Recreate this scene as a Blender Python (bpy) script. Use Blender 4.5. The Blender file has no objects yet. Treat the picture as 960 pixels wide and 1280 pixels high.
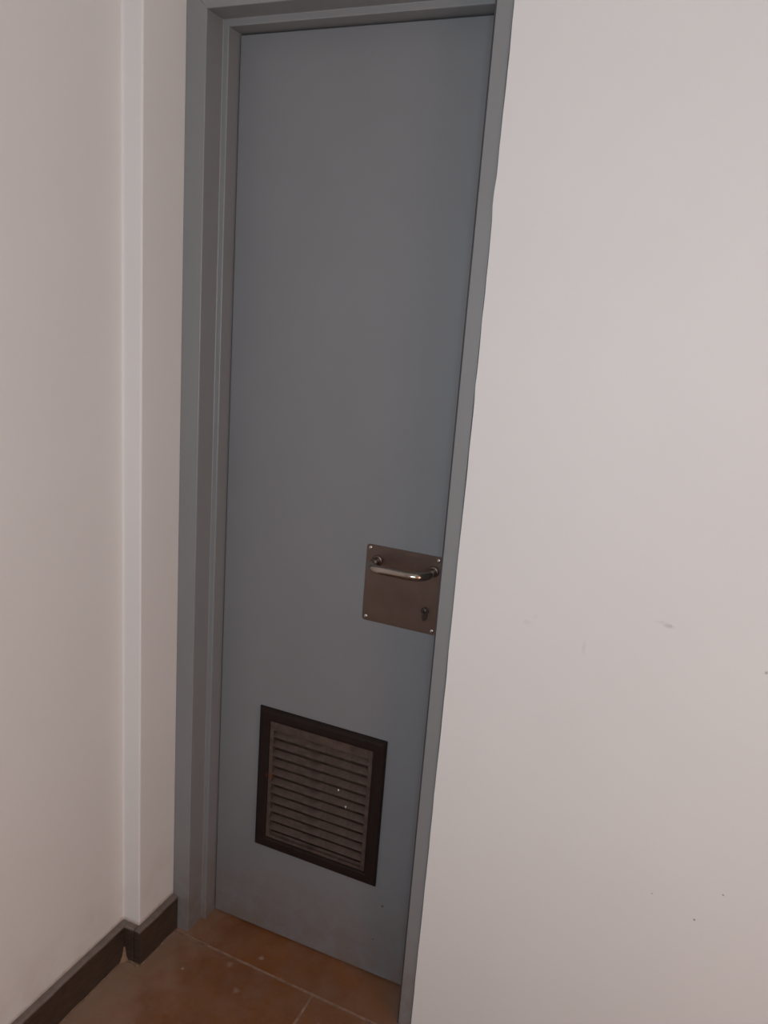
import bpy, bmesh, math, random
from mathutils import Vector, Matrix

random.seed(7)
scene = bpy.context.scene
COL = scene.collection

# ------------------------------------------------------------------ camera
def cam_rotation(rx, roll, rz):
    return Matrix.Rotation(rz, 3, 'Z') @ Matrix.Rotation(rx, 3, 'X') @ Matrix.Rotation(roll, 3, 'Z')
cd = bpy.data.cameras.new('camera')
cam = bpy.data.objects.new('camera', cd)
COL.objects.link(cam)
cd.sensor_fit = 'VERTICAL'
cd.sensor_height = 24.0
cd.lens = 976.64 / 1280 * 24.0
cd.clip_start = 0.02
cam.matrix_world = Matrix.Translation((1.0027, -1.4538, 1.4916)) @ cam_rotation(1.3397, 0.0771, 0.3922).to_4x4()
scene.camera = cam

# ------------------------------------------------------------------ light
w = bpy.data.worlds.new('world')
scene.world = w
w.use_nodes = True
w.node_tree.nodes['Background'].inputs['Color'].default_value = (0.75, 0.85, 1.0, 1)
w.node_tree.nodes['Background'].inputs['Strength'].default_value = 1.0

WIN = (0.65, 1.55, 1.00, 1.90)          # window in the wall behind the viewer: x0, x1, z0, z1
FRONT_Y = -2.05
XR = 2.60           # room width, door corner to the right wall
def area(name, loc, rot, sx, sy, power, color):
    l = bpy.data.lights.new(name, 'AREA')
    l.shape = 'RECTANGLE'; l.size = sx; l.size_y = sy
    l.energy = power; l.color = color
    o = bpy.data.objects.new(name, l)
    o.location = loc; o.rotation_euler = rot
    COL.objects.link(o)
    return o
area('window_daylight', ((WIN[0]+WIN[1])/2, FRONT_Y-0.13, (WIN[2]+WIN[3])/2), (math.pi/2, 0, 0),
     WIN[1]-WIN[0], WIN[3]-WIN[2], 24.5, (0.83, 0.945, 1.0))
DOOR2 = (-1.90, -1.05, 0.0, 2.02)        # open doorway in the right wall: y0, y1, z0, z1; a lamp-lit passage lies beyond
area('passage_lamplight', (XR+0.13, (DOOR2[0]+DOOR2[1])/2, (DOOR2[2]+DOOR2[3])/2), (0, math.pi/2, 0),
     DOOR2[3]-DOOR2[2], DOOR2[1]-DOOR2[0], 13.8, (1.0, 0.50, 0.26))


scene.view_settings.view_transform = 'Standard'
scene.view_settings.look = 'None'
scene.view_settings.gamma = 1.0
scene.view_settings.use_curve_mapping = False
scene.view_settings.exposure = 0.0

# ------------------------------------------------------------------ measures (metres)
H = 2.05            # floor to underside of the frame head
W = 0.5666          # clear width between the front edges of the jambs
D1, D2 = 0.0539, 0.037
D = D1 + D2         # leaf face to front of frame
S = 0.0132          # step of the rebate
WL = 0.0473         # left jamb face
WR = 0.0295         # right jamb face left showing
PY = 0.1227         # depth of the shallow pilaster beside the door
PS = 0.0459         # how far it stands out
BH = 0.0912         # skirting height
BT = 0.016
CEIL = 2.70

# ------------------------------------------------------------------ materials
def srgb(r, g, b):
    f = lambda c: (c/255/12.92) if c/255 <= 0.04045 else ((c/255+0.055)/1.055)**2.4
    return (f(r), f(g), f(b), 1)

class NT:
    def __init__(self, name):
        self.m = bpy.data.materials.new(name); self.m.use_nodes = True
        self.t = self.m.node_tree; self.b = self.t.nodes['Principled BSDF']
        self.co = self.t.nodes.new('ShaderNodeTexCoord').outputs['Object']
    def n(self, kind, **kw):
        x = self.t.nodes.new(kind)
        for k, v in kw.items(): setattr(x, k, v)
        return x
    def link(self, a, b): self.t.links.new(a, b)
    def noise(self, scale, detail=4, rough=0.55, vec=None, stretch=None):
        x = self.n('ShaderNodeTexNoise')
        x.inputs['Scale'].default_value = scale; x.inputs['Detail'].default_value = detail
        x.inputs['Roughness'].default_value = rough
        v = vec or self.co
        if stretch:
            mp = self.n('ShaderNodeMapping'); mp.inputs['Scale'].default_value = stretch
            self.link(v, mp.inputs['Vector']); v = mp.outputs['Vector']
        self.link(v, x.inputs['Vector'])
        return x.outputs['Fac']
    def ramp(self, fac, a, b, ca=0.0, cb=1.0):
        x = self.n('ShaderNodeMapRange')
        x.inputs['From Min'].default_value = a; x.inputs['From Max'].default_value = b
        x.inputs['To Min'].default_value = ca; x.inputs['To Max'].default_value = cb
        self.link(fac, x.inputs['Value']); return x.outputs['Result']
    def mix(self, fac, a, b):
        x = self.n('ShaderNodeMix', data_type='RGBA')
        for s, v in ((x.inputs[0], fac), (x.inputs[6], a), (x.inputs[7], b)):
            if hasattr(v, 'is_output'): self.link(v, s)
            else: s.default_value = v
        return x.outputs[2]
    def math(self, op, a, b=None):
        x = self.n('ShaderNodeMath', operation=op)
        for i, v in enumerate((a, b)):
            if v is None: continue
            if hasattr(v, 'is_output'): self.link(v, x.inputs[i])
            else: x.inputs[i].default_value = v
        return x.outputs[0]
    def color(self, c):
        if hasattr(c, 'is_output'): self.link(c, self.b.inputs['Base Color'])
        else: self.b.inputs['Base Color'].default_value = c
    def rough(self, r):
        if hasattr(r, 'is_output'): self.link(r, self.b.inputs['Roughness'])
        else: self.b.inputs['Roughness'].default_value = r
    def bump(self, h, strength, dist=0.002):
        x = self.n('ShaderNodeBump'); x.inputs['Strength'].default_value = strength
        x.inputs['Distance'].default_value = dist
        self.link(h, x.inputs['Height']); self.link(x.outputs['Normal'], self.b.inputs['Normal'])
    def sep(self):
        x = self.n('ShaderNodeSeparateXYZ'); self.link(self.co, x.inputs[0]); return x.outputs

def blob(nt, pos, rad, scale=(1, 1, 1), wob=0.7, soft=0.8):
    """mask of one small mark with a ragged edge at a place on a surface"""
    mp = nt.n('ShaderNodeMapping', vector_type='POINT')
    mp.inputs['Scale'].default_value = scale
    mp.inputs['Location'].default_value = tuple(-p*s for p, s in zip(pos, scale))
    nt.link(nt.co, mp.inputs['Vector'])
    ln = nt.n('ShaderNodeVectorMath', operation='LENGTH'); nt.link(mp.outputs['Vector'], ln.inputs[0])
    nz = nt.noise(1.3/rad, 3)
    d = nt.math('ADD', ln.outputs['Value'], nt.math('MULTIPLY', nt.math('SUBTRACT', nz, 0.5), rad*wob*2))
    x = nt.ramp(d, rad, rad*(1-soft)); return x

def plaster(name, base, marks=(), stain=None):
    n = NT(name)
    big = n.noise(2.2, 3)
    c = n.mix(n.ramp(big, 0.3, 0.7), base, tuple(min(1, v*0.965) for v in base[:3]) + (1,))
    for pos, rad, sc, amt, mc in marks:
        c = n.mix(n.math('MULTIPLY', blob(n, pos, rad, sc), amt), c, mc)
    if stain:
        z = n.sep()[2]
        m = n.math('MULTIPLY', n.ramp(n.noise(9, 5), 0.45, 0.75), n.ramp(z, 0.30, 0.09))
        c = n.mix(n.math('MULTIPLY', m, 0.28), c, stain)
        e = n.math('MULTIPLY', n.ramp(n.math('ADD', z, n.math('MULTIPLY', n.noise(60, 4), 0.012)), 0.108, 0.098), 0.6)
        c = n.mix(e, c, stain)
    n.color(c); n.rough(0.62)
    n.b.inputs['Specular IOR Level'].default_value = 0.35
    n.bump(n.noise(160, 4), 0.12, 0.001)
    return n.m

WHITE = (0.70, 0.685, 0.675, 1)
DK = (0.12, 0.10, 0.09, 1)
BY = -D - 0.004
M = {}
M['wall_back'] = plaster('white_plaster_back', WHITE, marks=[
    ((0.983, BY, 1.033), 0.0075, (0.7, 1, 1.5), 0.28, DK),
    ((0.970, BY, 1.037), 0.006, (0.5, 1, 1.6), 0.12, DK),
    ((0.8476, BY, 0.962), 0.012, (3.0, 1, 0.7), 0.10, DK),
    ((0.742, BY, 0.986), 0.009, (0.7, 1, 1.5), 0.09, DK),
    ((0.755, BY, 1.000), 0.008, (1.0, 1, 1.0), 0.05, DK),
    ((1.107, BY, 0.495), 0.0030, (1, 1, 1), 0.8, DK),
    ((1.1446, BY, 0.562), 0.0026, (1, 1, 1), 0.6, DK),
    ((1.142, BY, 0.987), 0.0035, (1, 1, 1), 0.6, DK),
    ((1.03, BY, 0.52), 0.0025, (1, 1, 1), 0.4, DK),
])
M['wall'] = plaster('white_plaster', WHITE, stain=(0.30, 0.20, 0.13, 1))
M['ceiling'] = plaster('white_ceiling_paint', (0.75, 0.74, 0.73, 1))

def paint(name, base, rough, marks=(), dirt=True):
    n = NT(name)
    c = n.mix(n.ramp(n.noise(3.0, 3), 0.3, 0.7), base, tuple(v*0.93 for v in base[:3]) + (1,))
    if dirt:
        z = n.sep()[2]
        m = n.math('MULTIPLY', n.ramp(n.noise(22, 6, 0.65), 0.30, 0.62), n.ramp(z, 0.26, 0.0))
        c = n.mix(n.math('MULTIPLY', m, 0.7), c, (0.15, 0.105, 0.080, 1))
    for pos, rad, sc, amt, mc in marks:
        c = n.mix(n.math('MULTIPLY', blob(n, pos, rad, sc), amt), c, mc)
    n.color(c)
    n.rough(n.ramp(n.noise(40, 4), 0.3, 0.7, rough-0.04, rough+0.06))
    n.bump(n.noise(90, 3), 0.06, 0.001)
    return n.m
BLK = (0.01, 0.009, 0.008, 1)
M['leaf'] = paint('blue_grey_gloss_paint', (0.184, 0.190, 0.202, 1), 0.36, marks=[
    ((0.4732, 0, 0.1962), 0.0040, (1, 1, 1), 0.9, BLK), ((0.4565, 0, 0.0996), 0.0030, (1, 1, 1), 0.7, BLK)])
M['frame'] = paint('grey_frame_paint', (0.222, 0.226, 0.232, 1), 0.40)

def metal(name, base, rough, brushed=None):
    n = NT(name)
    n.b.inputs['Metallic'].default_value = 1.0
    nz = n.noise(30, 4, stretch=brushed) if brushed else n.noise(30, 4)
    n.color(n.mix(n.ramp(n.noise(14, 4), 0.35, 0.7), base, tuple(v*0.8 for v in base[:3]) + (1,)))
    n.rough(n.ramp(nz, 0.3, 0.7, rough-0.05, rough+0.07))
    return n.m
M['plate'] = metal('brown_tinted_steel', (0.178, 0.130, 0.112, 1), 0.40, (1, 1, 14))
M['bar'] = metal('polished_tinted_steel', (0.42, 0.375, 0.33, 1), 0.17)
M['screw'] = metal('bright_screw_steel', (0.62, 0.60, 0.58, 1), 0.22)
M['lock'] = metal('dark_lock_brass', (0.09, 0.075, 0.07, 1), 0.35)
n = NT('black_slot'); n.color((0.004, 0.004, 0.004, 1)); n.rough(0.8); M['black'] = n.m

n = NT('dark_strip'); n.color((0.035, 0.037, 0.042, 1)); n.rough(0.7); M['edge_dark'] = n.m

def plastic(name, base, dust, amt, rough):
    n = NT(name)
    c = n.mix(n.math('MULTIPLY', n.ramp(n.noise(38, 6, 0.7), 0.35, 0.75), amt), base, dust)
    c = n.mix(n.math('MULTIPLY', blob(n, (0.170, 0.0, 0.440), 0.016, (1, 0.2, 1.2)), 0.5), c, (0.13, 0.035, 0.012, 1))
    n.color(c); n.rough(rough)
    n.b.inputs['Specular IOR Level'].default_value = 0.15
    n.bump(n.noise(300, 3), 0.1, 0.0006)
    return n.m
M['vent_frame'] = plastic('brown_vent_plastic', (0.013, 0.0075, 0.006, 1), (0.026, 0.018, 0.015, 1), 0.5, 0.6)
M['slat'] = plastic('dusty_brown_vent_plastic', (0.050, 0.034, 0.029, 1), (0.115, 0.083, 0.070, 1), 0.85, 0.7)
n = NT('white_paint_drip'); n.color((0.75, 0.73, 0.70, 1)); n.rough(0.5); M['drip'] = n.m

# floor tiles: glazed terracotta, cleaner towards the middle, grey dust left on it in ragged patches
def tile_mat(name, seed):
    n = NT(name)
    mp = n.n('ShaderNodeMapping'); mp.inputs['Location'].default_value = (seed*3.1, seed*1.7, 0)
    n.link(n.co, mp.inputs['Vector']); v = mp.outputs['Vector']
    c = n.mix(n.ramp(n.noise(7, 5, vec=v), 0.3, 0.7), (0.215, 0.080, 0.026, 1), (0.150, 0.055, 0.018, 1))
    c = n.mix(n.math('MULTIPLY', n.ramp(n.noise(11, 7, 0.7, vec=v), 0.40, 0.66), 0.55), c, (0.21, 0.125, 0.086, 1))
    c = n.mix(n.math('MULTIPLY', n.ramp(n.noise(75, 3, vec=v), 0.68, 0.76), 0.4), c, (0.30, 0.22, 0.17, 1))
    # trodden dust banked up against the skirting
    x = n.sep()
    ed = n.math('ADD', x[0], n.math('MULTIPLY', n.noise(13, 6, 0.65), 0.26))
    c = n.mix(n.ramp(ed, 0.24, 0.02, 0.0, 0.9), c, (0.32, 0.215, 0.158, 1))
    er = n.math('SUBTRACT', x[0], n.math('MULTIPLY', n.noise(17, 6, 0.65), 0.2))
    c = n.mix(n.ramp(er, 0.32, 0.47, 0.0, 0.6), c, (0.20, 0.125, 0.088, 1))
    # paint flecks and scuffs
    for px_, py_, rr_, am_ in ((0.060, -0.190, 0.0045, 0.8), (0.205, -0.078, 0.008, 0.55), (0.150, -0.128, 0.010, 0.3), (0.205, -0.185, 0.011, 0.3), (0.40, -0.20, 0.006, 0.3)):
        c = n.mix(n.math('MULTIPLY', blob(n, (px_, py_, 0), rr_), am_), c, (0.42, 0.34, 0.28, 1))
    n.color(c)
    n.rough(n.ramp(n.noise(14, 6, vec=v), 0.3, 0.7, 0.42, 0.7))
    n.b.inputs['Specular IOR Level'].default_value = 0.35
    n.bump(n.noise(45, 4), 0.15, 0.0015)
    return n.m
M['tile'] = [tile_mat('terracotta_tile_%d' % i, i) for i in range(3)]
n = NT('pale_grout'); n.color(n.mix(n.ramp(n.noise(60, 4), 0.3, 0.7), (0.29, 0.19, 0.14, 1), (0.16, 0.092, 0.062, 1))); n.rough(0.9); M['grout'] = n.m
n = NT('tan_mortar'); n.color(n.mix(n.ramp(n.noise(90, 4), 0.3, 0.7), (0.24, 0.155, 0.10, 1), (0.15, 0.095, 0.063, 1))); n.rough(0.9); M['mortar'] = n.m
n = NT('dark_brown_skirting')
c = n.mix(n.ramp(n.noise(26, 5, stretch=(1, 1, 5)), 0.35, 0.7), (0.034, 0.021, 0.014, 1), (0.068, 0.044, 0.031, 1))
z = n.sep()[2]
c = n.mix(n.math('MULTIPLY', n.ramp(z, BH-0.006, BH-0.0015), n.ramp(n.noise(50, 4), 0.25, 0.6, 0.6, 1)), c, (0.19, 0.150, 0.130, 1))
n.color(c); n.rough(0.5); n.bump(n.noise(60, 4), 0.2, 0.001); M['skirting'] = n.m
n = NT('white_window_paint'); n.color((0.7, 0.7, 0.7, 1)); n.rough(0.4); M['white'] = n.m
n = NT('window_glass'); n.color((1, 1, 1, 1)); n.rough(0.0); n.b.inputs['Transmission Weight'].default_value = 1; n.b.inputs['IOR'].default_value = 1.02; M['glass'] = n.m

# ------------------------------------------------------------------ helpers
def obj(name, bm, mat, parent=None, smooth=False):
    bmesh.ops.recalc_face_normals(bm, faces=bm.faces)
    me = bpy.data.meshes.new(name); bm.to_mesh(me); bm.free()
    if smooth:
        for p in me.polygons: p.use_smooth = True
    me.materials.append(mat)
    o = bpy.data.objects.new(name, me); COL.objects.link(o)
    if parent: o.parent = parent
    return o
def empty(name, loc=(0, 0, 0)):
    o = bpy.data.objects.new(name, None); COL.objects.link(o); o.location = loc
    o.empty_display_size = 0.1
    return o
def tag(o, label, cat, kind=None, group=None):
    o['label'] = label; o['category'] = cat
    if kind: o['kind'] = kind
    if group: o['group'] = group
    return o
def box(bm, x0, x1, y0, y1, z0, z1, bev=0.0, seg=2):
    r = bmesh.ops.create_cube(bm, size=1)
    for v in r['verts']:
        v.co = Vector((x0+(v.co.x+.5)*(x1-x0), y0+(v.co.y+.5)*(y1-y0), z0+(v.co.z+.5)*(z1-z0)))
    if bev:
        es = list({e for v in r['verts'] for e in v.link_edges})
        bmesh.ops.bevel(bm, geom=es, offset=bev, segments=seg, profile=0.5, affect='EDGES')
    return bm
def bbox(*a, **k): return box(bmesh.new(), *a, **k)
def prism(bm, pts, a, b, fn):
    """polygon pts (2D) extruded between a and b; fn(u, v, t) gives the 3D point"""
    A = [bm.verts.new(fn(u, v, a)) for u, v in pts]; B = [bm.verts.new(fn(u, v, b)) for u, v in pts]
    n = len(pts)
    bm.faces.new(A); bm.faces.new(B[::-1])
    for i in range(n): bm.faces.new((A[i], A[(i+1) % n], B[(i+1) % n], B[i]))
    return bm
def loft(bm, rings, cap=True, closed=True):
    R = [[bm.verts.new(p) for p in r] for r in rings]
    for a, b in zip(R, R[1:]):
        k = len(a)
        for i in range(k if closed else k-1): bm.faces.new((a[i], a[(i+1) % k], b[(i+1) % k], b[i]))
    if cap: bm.faces.new(R[0]); bm.faces.new(R[-1][::-1])
    return bm
def tube(bm, path, r, seg=16, up=Vector((0, 0, 1))):
    rings = []
    for i, p in enumerate(path):
        t = (path[min(i+1, len(path)-1)] - path[max(i-1, 0)]).normalized()
        s = t.cross(up).normalized(); u = s.cross(t)
        rr = r[i] if isinstance(r, list) else r
        rings.append([p + s*math.cos(k*2*math.pi/seg)*rr + u*math.sin(k*2*math.pi/seg)*rr for k in range(seg)])
    return loft(bm, rings)
def disc(bm, cx, cz, prof, seg=20):
    """turned shape about the y axis at (cx, cz): prof = [(radius, y), ...]"""
    rings = [[Vector((cx+r*math.cos(k*2*math.pi/seg), y, cz+r*math.sin(k*2*math.pi/seg))) for k in range(seg)] for r, y in prof]
    return loft(bm, rings)

# ------------------------------------------------------------------ floor
floor = empty('floor')
tag(floor, 'terracotta tiled floor dulled by dust in front of the door', 'floor', 'structure')
obj('grout_bed', bbox(-0.30, XR+0.1, FRONT_Y-0.1, 0.75, -0.06, -0.0006), M['grout'], floor)
ANG = -0.025                      # the courses run very slightly out of square with the door
JY = -0.1055                      # first joint, in front of the threshold
JX = 0.365
T = 0.45; G = 0.0052
def tile_at(x0, x1, y0, y1, mi):
    bm = bmesh.new()
    def q(x, y, z): return Vector((x, JY + (y-JY) + (x-0.05)*math.tan(ANG), z))
    b = 0.0010
    rings = []
    for ins, z in ((0, -0.02), (0, -b), (b*0.4, -b*0.35), (b, 0.0)):
        rings.append([q(x0+ins, y0+ins, z), q(x1-ins, y0+ins, z), q(x1-ins, y1-ins, z), q(x0+ins, y1-ins, z)])
    loft(bm, rings)
    return obj('tile', bm, M['tile'][mi % 3], floor)
k = 0
for j in range(0, 8):
    y1 = JY - j*T - G/2; y0 = JY - (j+1)*T + G/2
    for i in range(-1, 5):
        x0 = JX + i*T + G/2; x1 = JX + (i+1)*T - G/2
        x0 = max(x0, -0.30); x1 = min(x1, XR+0.05)
        tile_at(x0, x1, max(y0, FRONT_Y-0.05), y1, k); k += 1
# threshold slab between the jambs, running on under the leaf
tile_at(-0.30, W+0.10, JY+G/2, 0.60, 1)

# ------------------------------------------------------------------ walls
def ragged(n, amp, step_seed):
    rnd = random.Random(step_seed); v = 0; out = []
    for i in range(n):
        v = v*0.75 + rnd.uniform(-1, 1)*amp*0.6; out.append(v)
    return out
# back wall: one plaster face beside and above the frame, its paint edge a little uneven along the frame
bm = bmesh.new()
N = 90; HT = H + 0.052
e = ragged(N+1, 0.0007, 3)
edge = []
for i in range(N+1):
    z = HT * i / N
    x = W + WR + 0.0019 + e[i]
    if abs(z-1.715) < 0.02: x -= 0.0020
    if abs(z-1.39) < 0.012: x -= 0.0012
    edge.append((x, z))
pts = edge + [(-WL-0.0, HT), (-WL, CEIL), (XR, CEIL), (XR, 0)]
prism(bm, pts, BY, 0.10, lambda u, v, t: Vector((u, t, v)))
wb = obj('wall_back', bm, M['wall_back'])
tag(wb, 'smooth white plaster wall to the right of the door with small scuffs', 'wall', 'structure')

# left wall: long face, then the shallow pilaster that meets the door frame
bm = bmesh.new()
PX = -WL; RX = -WL-PS; SY = -D-PY
def arc(cx, cy, r, a0, a1, n=5):
    return [(cx+r*math.cos(a0+(a1-a0)*i/n), cy+r*math.sin(a0+(a1-a0)*i/n)) for i in range(n+1)]
r = 0.004
pts = [(-0.30, FRONT_Y), (RX, FRONT_Y)] + arc(RX+0.005, SY-0.005, 0.005, math.pi, math.pi/2)[:] \
    + arc(PX-r, SY+r, r, -math.pi/2, 0) + [(PX, 0.10), (-0.30, 0.10)]
prism(bm, pts, 0, CEIL, lambda u, v, t: Vector((u, v, t)))
wl = obj('wall_left', bm, M['wall'])
tag(wl, 'white plaster wall on the left with a shallow pilaster beside the door', 'wall', 'structure')

bm = bmesh.new()
box(bm, XR, XR+0.12, FRONT_Y, DOOR2[0], 0, CEIL); box(bm, XR, XR+0.12, DOOR2[1], 0.10, 0, CEIL)
box(bm, XR, XR+0.12, DOOR2[0], DOOR2[1], DOOR2[3], CEIL)
wr = obj('wall_right', bm, M['wall'])
tag(wr, 'white plaster wall with the open doorway at the far right', 'wall', 'structure')
bm = bmesh.new()
x0, x1, z0, z1 = WIN
for a in ((-0.30, x0, 0, CEIL), (x1, XR+0.1, 0, CEIL), (x0, x1, 0, z0), (x0, x1, z1, CEIL)):
    box(bm, a[0], a[1], FRONT_Y-0.12, FRONT_Y, a[2], a[3])
wf = obj('wall_front', bm, M['wall'])
tag(wf, 'white plaster wall with the window opposite the door', 'wall', 'structure')
ce = obj('ceiling', bbox(-0.30, XR+0.1, FRONT_Y-0.12, 0.10, CEIL, CEIL+0.1), M['ceiling'])
tag(ce, 'plain white ceiling over the room', 'ceiling', 'structure')
# unseen enclosure added behind the door, stopping sky light leaking through the gaps
bm = bmesh.new()
box(bm, -0.30, -0.20, 0.10, 0.75, 0, 2.4); box(bm, 0.80, 0.90, 0.10, 0.75, 0, 2.4)
box(bm, -0.20, 0.80, 0.65, 0.75, 0, 2.4); box(bm, -0.30, 0.90, 0.10, 0.75, 2.4, 2.5)
wc = obj('wall_behind', bm, M['wall'])
tag(wc, 'added walls behind the grey door blocking stray sky light', 'wall', 'structure')

win = empty('window_1', ((x0+x1)/2, FRONT_Y-0.06, z0))
tag(win, 'white framed two light window opposite the door', 'window', 'structure')
def wpart(name, a, m, par=win):
    o = obj(name, bbox(*a, bev=0.003), m); o.parent = par; o.matrix_parent_inverse = Matrix.Translation(-win.location); return o
yy = (FRONT_Y-0.09, FRONT_Y-0.04)
for a in ((x0, x0+.05, *yy, z0, z1), (x1-.05, x1, *yy, z0, z1), (x0+.05, x1-.05, *yy, z0, z0+.05), (x0+.05, x1-.05, *yy, z1-.05, z1),
          ((x0+x1)/2-.025, (x0+x1)/2+.025, *yy, z0+.05, z1-.05)):
    wpart('frame_bar', a, M['white'])

# ------------------------------------------------------------------ skirting on the left wall
bb = empty('baseboard_left', (PX, -D, 0))
tag(bb, 'dark brown skirting along the left wall stepping around the pilaster', 'baseboard', 'structure')
def skirting_piece(a, b, nrm, cut0=0.0, cut1=0.0):
    """board from a to b (floor points on the wall face), nrm = out from the wall; cut = how much the foot is worn back at an end"""
    a = Vector(a); b = Vector(b); nrm = Vector(nrm); L = (b-a).length; d = (b-a)/L
    prof = [(0, 0), (BT, 0), (BT, BH-0.005), (BT-0.0012, BH-0.002), (BT-0.003, BH-0.0005), (BT-0.006, BH), (0, BH)]
    rings = []
    n = 24
    for i in range(n+1):
        t = L*i/n
        wob = 0.0007*math.sin(t*31)+0.0005*math.sin(t*83+1)
        ring = []
        for u, z in prof:
            f = 1 - min(z/BH*1.4, 1)
            tt = min(max(t, cut0*f), L-cut1*f)
            p = a + d*tt + nrm*(u + (wob if 0 < u else 0)); ring.append(Vector((p.x, p.y, z)))
        rings.append(ring)
    bm = loft(bmesh.new(), rings)
    o = obj('skirting_tile', bm, M['skirting'], bb); o.matrix_parent_inverse = Matrix.Translation(-bb.location)
    return o
skirting_piece((PX, -D-0.002, 0), (PX, SY-BT, 0), (1, 0, 0))
skirting_piece((PX-0.002, SY, 0), (RX+BT+0.0004, SY, 0), (0, -1, 0), 0.0, 0.003)
y = SY-0.0005; first = True
for L in (0.62, 0.62, 0.62, 0.62, 0.5):
    y2 = max(y-L, FRONT_Y+0.002)
    skirting_piece((RX, y, 0), (RX, y2, 0), (1, 0, 0), BT+0.006 if first else 0.001, 0.001)
    first = False
    y = y2-0.002
    if y < FRONT_Y+0.05: break
# mortar squeezed out along the foot
def mortar(a, b, nrm, wd, seed):
    a = Vector(a); b = Vector(b); nrm = Vector(nrm); L = (b-a).length; d = (b-a)/L
    rnd = random.Random(seed); rings = []; n = max(6, int(L/0.02))
    for i in range(n+1):
        p = a + d*L*i/n; ww = wd*rnd.uniform(0.5, 1.2); h = wd*rnd.uniform(0.5, 1.0)
        rings.append([p, p+nrm*ww, p+nrm*ww*0.5+Vector((0, 0, h*0.5)), p+Vector((0, 0, h))])
    o = obj('mortar_bead', loft(bmesh.new(), rings), M['mortar'], bb, True)
    o.matrix_parent_inverse = Matrix.Translation(-bb.location)
mortar((RX+BT, SY-BT-0.01, 0), (RX+BT, SY-BT-1.6, 0), (1, 0, 0), 0.0035, 1)
mortar((PX+BT, -D-0.004, 0), (PX+BT, SY-BT, 0), (1, 0, 0), 0.003, 2)
mortar((RX+BT-0.001, SY-BT, 0), (PX+BT, SY-BT, 0), (0, -1, 0), 0.006, 3)

# mortar packed into the inside corner
cx_, cy_ = RX+BT, SY-BT
pk = [(-0.004, 0.001), (0.012, 0.001), (0.014, -0.004), (0.006, -0.009), (0.003, -0.016), (-0.004, -0.016)]
rings = [[Vector((cx_+u*f, cy_+v*f, z)) for u, v in pk] for f, z in ((1.15, 0), (0.85, 0.005), (0.5, 0.013), (0.2, 0.034))]
o = obj('mortar_fill', loft(bmesh.new(), rings), M['mortar'], bb, True); o.matrix_parent_inverse = Matrix.Translation(-bb.location)

# ------------------------------------------------------------------ door frame (metal, rebated)
fr = empty('trim_1', (W/2, -D, 0))
tag(fr, 'grey painted metal door frame with a stepped rebate', 'door frame', 'structure')
def rounded(pts, rr, n=4):
    """round the listed convex / concave corners of an open section: pts = [(u, y, round?)]"""
    out = []
    for i, (u, v, f) in enumerate(pts):
        if not f: out.append((u, v)); continue
        p = Vector((u, v)); a = (Vector(pts[i-1][:2])-p).normalized(); b = (Vector(pts[(i+1) % len(pts)][:2])-p).normalized()
        p0 = p+a*rr; p1 = p+b*rr
        for k in range(n+1):
            t = k/n; q = p0*(1-t)**2 + p*2*t*(1-t) + p1*t*t; out.append((q.x, q.y))
    return out
def section(wd):
    # u: distance outwards from the front opening edge is negative; into the opening positive
    return rounded([(-wd, 0.06, 0), (-wd, -D, 1), (0, -D, 1), (0, -D2, 1), (S, -D2, 1), (S, 0.0, 0), (S, 0.06, 0)], 0.0022)
def jamb(side):
    wd = WL if side < 0 else WR
    sec = section(wd); rings = []
    fx = (lambda u: u) if side < 0 else (lambda u: W-u)
    bm = bmesh.new()
    loft(bm, [[Vector((fx(u), yv, 0)) for u, yv in sec], [Vector((fx(u), yv, H-u)) for u, yv in sec]])
    o = obj('jamb', bm, M['frame'], fr); o.matrix_parent_inverse = Matrix.Translation(-fr.location)
jamb(-1); jamb(1)
sec = section(0.052)
bm = bmesh.new()
def hx(u, side):
    wd = WL if side < 0 else WR
    uu = u if u > 0 else u*wd/0.052
    return uu if side < 0 else W-uu
loft(bm, [[Vector((hx(u, s), yv, H-u)) for u, yv in sec] for s in (-1, 1)])
o = obj('head', bm, M['frame'], fr); o.matrix_parent_inverse = Matrix.Translation(-fr.location)

# added thin strip drawing the dark line along the lock-side jamb's inner arris
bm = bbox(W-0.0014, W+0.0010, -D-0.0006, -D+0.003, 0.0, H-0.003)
o = obj('edge_strip', bm, M['edge_dark'], fr); o.matrix_parent_inverse = Matrix.Translation(-fr.location)

# ------------------------------------------------------------------ door
door = empty('door_1', (W/2, 0, 0.005))
tag(door, 'narrow blue grey flush door with square handle plate and brown vent grille', 'door', 'structure')
INV = Matrix.Translation(-door.location)
def dpart(name, bm, m, par=door, smooth=False):
    o = obj(name, bm, m, par, smooth)
    o.matrix_parent_inverse = (INV if par is door else Matrix.Identity(4))
    return o
VX0, VX1, VZ0, VZ1 = 0.129, 0.4525, 0.2440, 0.6110      # vent outer
VB = 0.030
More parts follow.
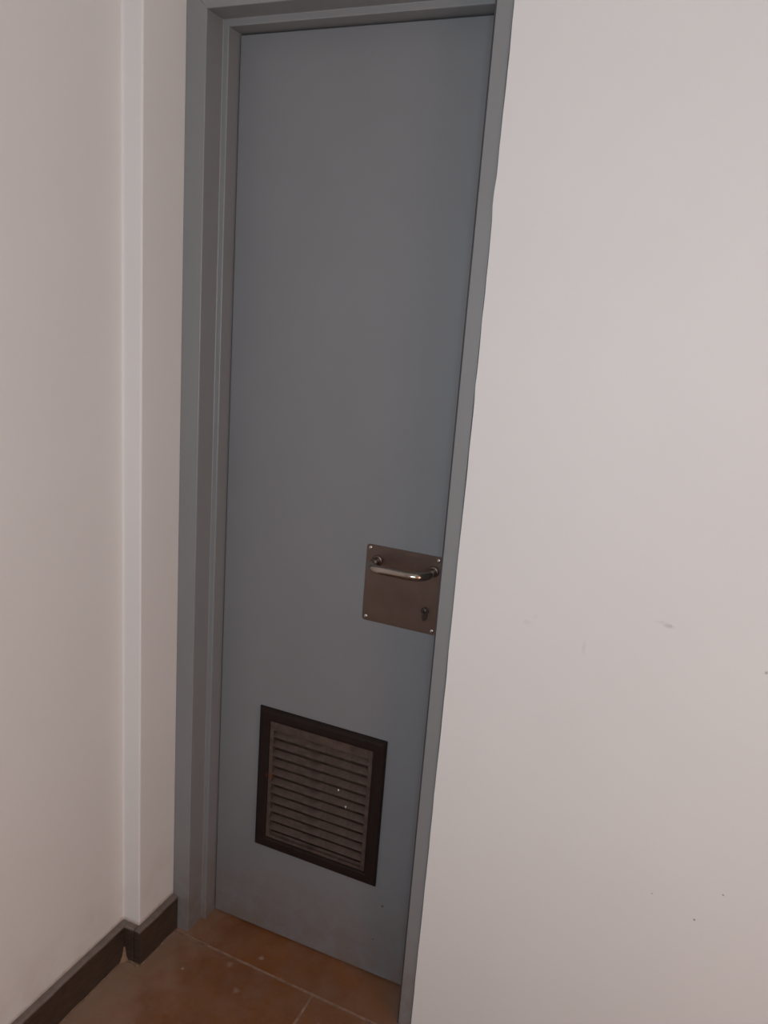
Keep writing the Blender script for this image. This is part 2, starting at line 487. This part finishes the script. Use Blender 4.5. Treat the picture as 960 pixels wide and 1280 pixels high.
# leaf: a slab with the vent opening cut through
bm = bmesh.new()
LX0, LX1, LZ0, LZ1 = S+0.0025, W-S-0.0025, 0.005, H-S-0.003
ox0, ox1, oz0, oz1 = VX0+0.014, VX1-0.014, VZ0+0.014, VZ1-0.014
def q4(x0, x1, z0, z1, y): return [Vector((x0, y, z0)), Vector((x1, y, z0)), Vector((x1, y, z1)), Vector((x0, y, z1))]
b = 0.0015
rings = [q4(ox0, ox1, oz0, oz1, 0.04), q4(ox0, ox1, oz0, oz1, 0.0), q4(LX0+b, LX1-b, LZ0+b, LZ1-b, 0.0),
         q4(LX0, LX1, LZ0, LZ1, b), q4(LX0, LX1, LZ0, LZ1, 0.04), q4(ox0, ox1, oz0, oz1, 0.04)]
loft(bm, rings, cap=False)
bmesh.ops.remove_doubles(bm, verts=bm.verts, dist=1e-6)
dpart('door_leaf', bm, M['leaf'])

# ---- vent grille: bevelled border, twelve louvre slats
vent = empty('vent_grille'); vent.parent = door; vent.matrix_parent_inverse = INV
vent['label'] = 'dark brown louvred vent grille low on the door'
bm = bmesh.new()
P = 0.011
secv = [(0, 0.0), (0, -0.0045), (0.0035, -0.0085), (0.010, -P), (VB-0.006, -P), (VB-0.001, -P+0.002), (VB, -P+0.005), (VB, 0.012)]
rings = []
for ins, yv in secv: rings.append(q4(VX0+ins, VX1-ins, VZ0+ins, VZ1-ins, yv))
loft(bm, rings, cap=False)
dpart('grille_border', bm, M['vent_frame'], vent)
ix0, ix1, iz0, iz1 = VX0+VB, VX1-VB, VZ0+VB, VZ1-VB
bm = bbox(ix0-0.012, ix1+0.012, 0.016, 0.020, iz0-0.012, iz1+0.012)
dpart('backing', bm, M['slat'], vent)
PITCH = 0.02445
zt = 0.5365                     # the top shadow line
# flat inner rim the louvres are set in
bm = bmesh.new()
rm = 0.0095
loft(bm, [q4(ix0-0.003, ix1+0.003, iz0-0.003, iz1+0.003, 0.004), q4(ix0-0.003, ix1+0.003, iz0-0.003, iz1+0.003, -0.0058),
          q4(ix0+rm, ix1-rm, iz0+rm*0.7, zt+PITCH-0.002, -0.0058), q4(ix0+rm, ix1-rm, iz0+rm*0.7, zt+PITCH-0.002, 0.010)], cap=False)
dpart('inner_rim', bm, M['slat'], vent)
# one louvre, shared by all: outer edge low, inner edge high
bm = bmesh.new()
th = 0.0016
pr = [(-0.0052, -0.0070), (-0.0060, -0.0062), (-0.0056, -0.0053), (0.0050, 0.0046), (0.0062, 0.0038), (-0.0040, -0.0070)]
prism(bm, pr, ix0-0.004, ix1+0.004, lambda u, v, t: Vector((t, u, v)))
s0 = dpart('slat', bm, M['slat'], vent)
s0.location.z = zt + 0.5*PITCH
for i in range(0, 11):
    c = s0.copy(); COL.objects.link(c); c.location.z = zt - (i+0.5)*PITCH
# paint spots flicked on the slats
for x, z, rr in ((0.3438, 0.4580, 0.0022), (0.3648, 0.4210, 0.0026)):
    bm = bmesh.new(); bmesh.ops.create_icosphere(bm, subdivisions=1, radius=rr)
    for v in bm.verts: v.co = Vector((v.co.x+x, v.co.y*0.5-0.0045, v.co.z*1.3+z))
    dpart('paint_spot', bm, M['drip'], vent, True)

# ---- handle plate
PXa, PXb, PZa, PZb = 0.3700, 0.5400, 0.8798, 1.0485
bm = bmesh.new()
def rrect(x0, x1, z0, z1, r, y, n=5):
    out = []
    for cx, cz, a in ((x1-r, z1-r, 0), (x0+r, z1-r, 90), (x0+r, z0+r, 180), (x1-r, z0+r, 270)):
        for k in range(n+1):
            t = math.radians(a+90*k/n); out.append(Vector((cx+r*math.cos(t), y, cz+r*math.sin(t))))
    return out
loft(bm, [rrect(PXa, PXb, PZa, PZb, 0.006, 0), rrect(PXa, PXb, PZa, PZb, 0.006, -0.0018),
          rrect(PXa+0.0008, PXb-0.0008, PZa+0.0008, PZb-0.0008, 0.0055, -0.0026)])
plate = dpart('handle_plate', bm, M['plate'])
plate['label'] = 'square brown steel handle plate'
for x, z in ((0.3785, 1.0418), (0.5308, 1.0410), (0.5298, 0.8885), (0.3788, 0.8893)):
    bm = disc(bmesh.new(), x, z, [(0.0042, -0.0024), (0.0042, -0.0030), (0.0036, -0.0040), (0.0022, -0.0046), (0.0004, -0.0048)])
    dpart('screw', bm, M['screw'], plate, True)
# pull bar: one bent round tube with two flanges
path = []
xa, xb, zc, yo, rb = 0.3960, 0.5215, 1.0160, -0.061, 0.033
path.append(Vector((xa, -0.002, zc))); path.append(Vector((xa, yo+rb, zc)))
for k in range(1, 9):
    a = math.pi/2*k/8; path.append(Vector((xa+rb-rb*math.cos(a), yo+rb-rb*math.sin(a), zc)))
for k in range(1, 6): path.append(Vector((xa+rb+(xb-xa-2*rb)*k/6, yo, zc)))
for k in range(0, 9):
    a = math.pi/2*k/8; path.append(Vector((xb-rb+rb*math.sin(a), yo+rb-rb*math.cos(a), zc)))
path.append(Vector((xb, -0.002, zc)))
dpart('pull_bar', tube(bmesh.new(), path, 0.0086, 20), M['bar'], plate, True)
for x in (xa, xb):
    bm = disc(bmesh.new(), x, zc, [(0.0118, -0.0022), (0.0118, -0.0040), (0.0100, -0.0056), (0.0080, -0.0060)], 24)
    dpart('flange', bm, M['plate'], plate, True)
# lock cylinder: round head with the tail below it and a key slot
kx, kz = 0.5110, 0.9285
bm = bmesh.new()
pts = []
for k in range(17):
    a = math.radians(-50 + 280*k/16); pts.append((kx+0.0082*math.cos(a), kz+0.0082*math.sin(a)))
tail = [(kx-0.0046, kz-0.018), (kx-0.003, kz-0.0205), (kx, kz-0.0215), (kx+0.003, kz-0.0205), (kx+0.0046, kz-0.018)]
prism(bm, pts+tail, -0.0020, -0.0052, lambda u, v, t: Vector((u, t, v)))
lock = dpart('lock_cylinder', bm, M['lock'], plate)
bm = disc(bmesh.new(), kx-0.001, kz+0.0008, [(0.0056, -0.0050), (0.0056, -0.0062), (0.0048, -0.0070)], 20)
dpart('cylinder_plug', bm, M['lock'], plate, True)
dpart('key_slot', bbox(kx-0.0022, kx+0.0006, -0.0074, -0.0069, kz-0.0034, kz+0.0044), M['black'], plate)
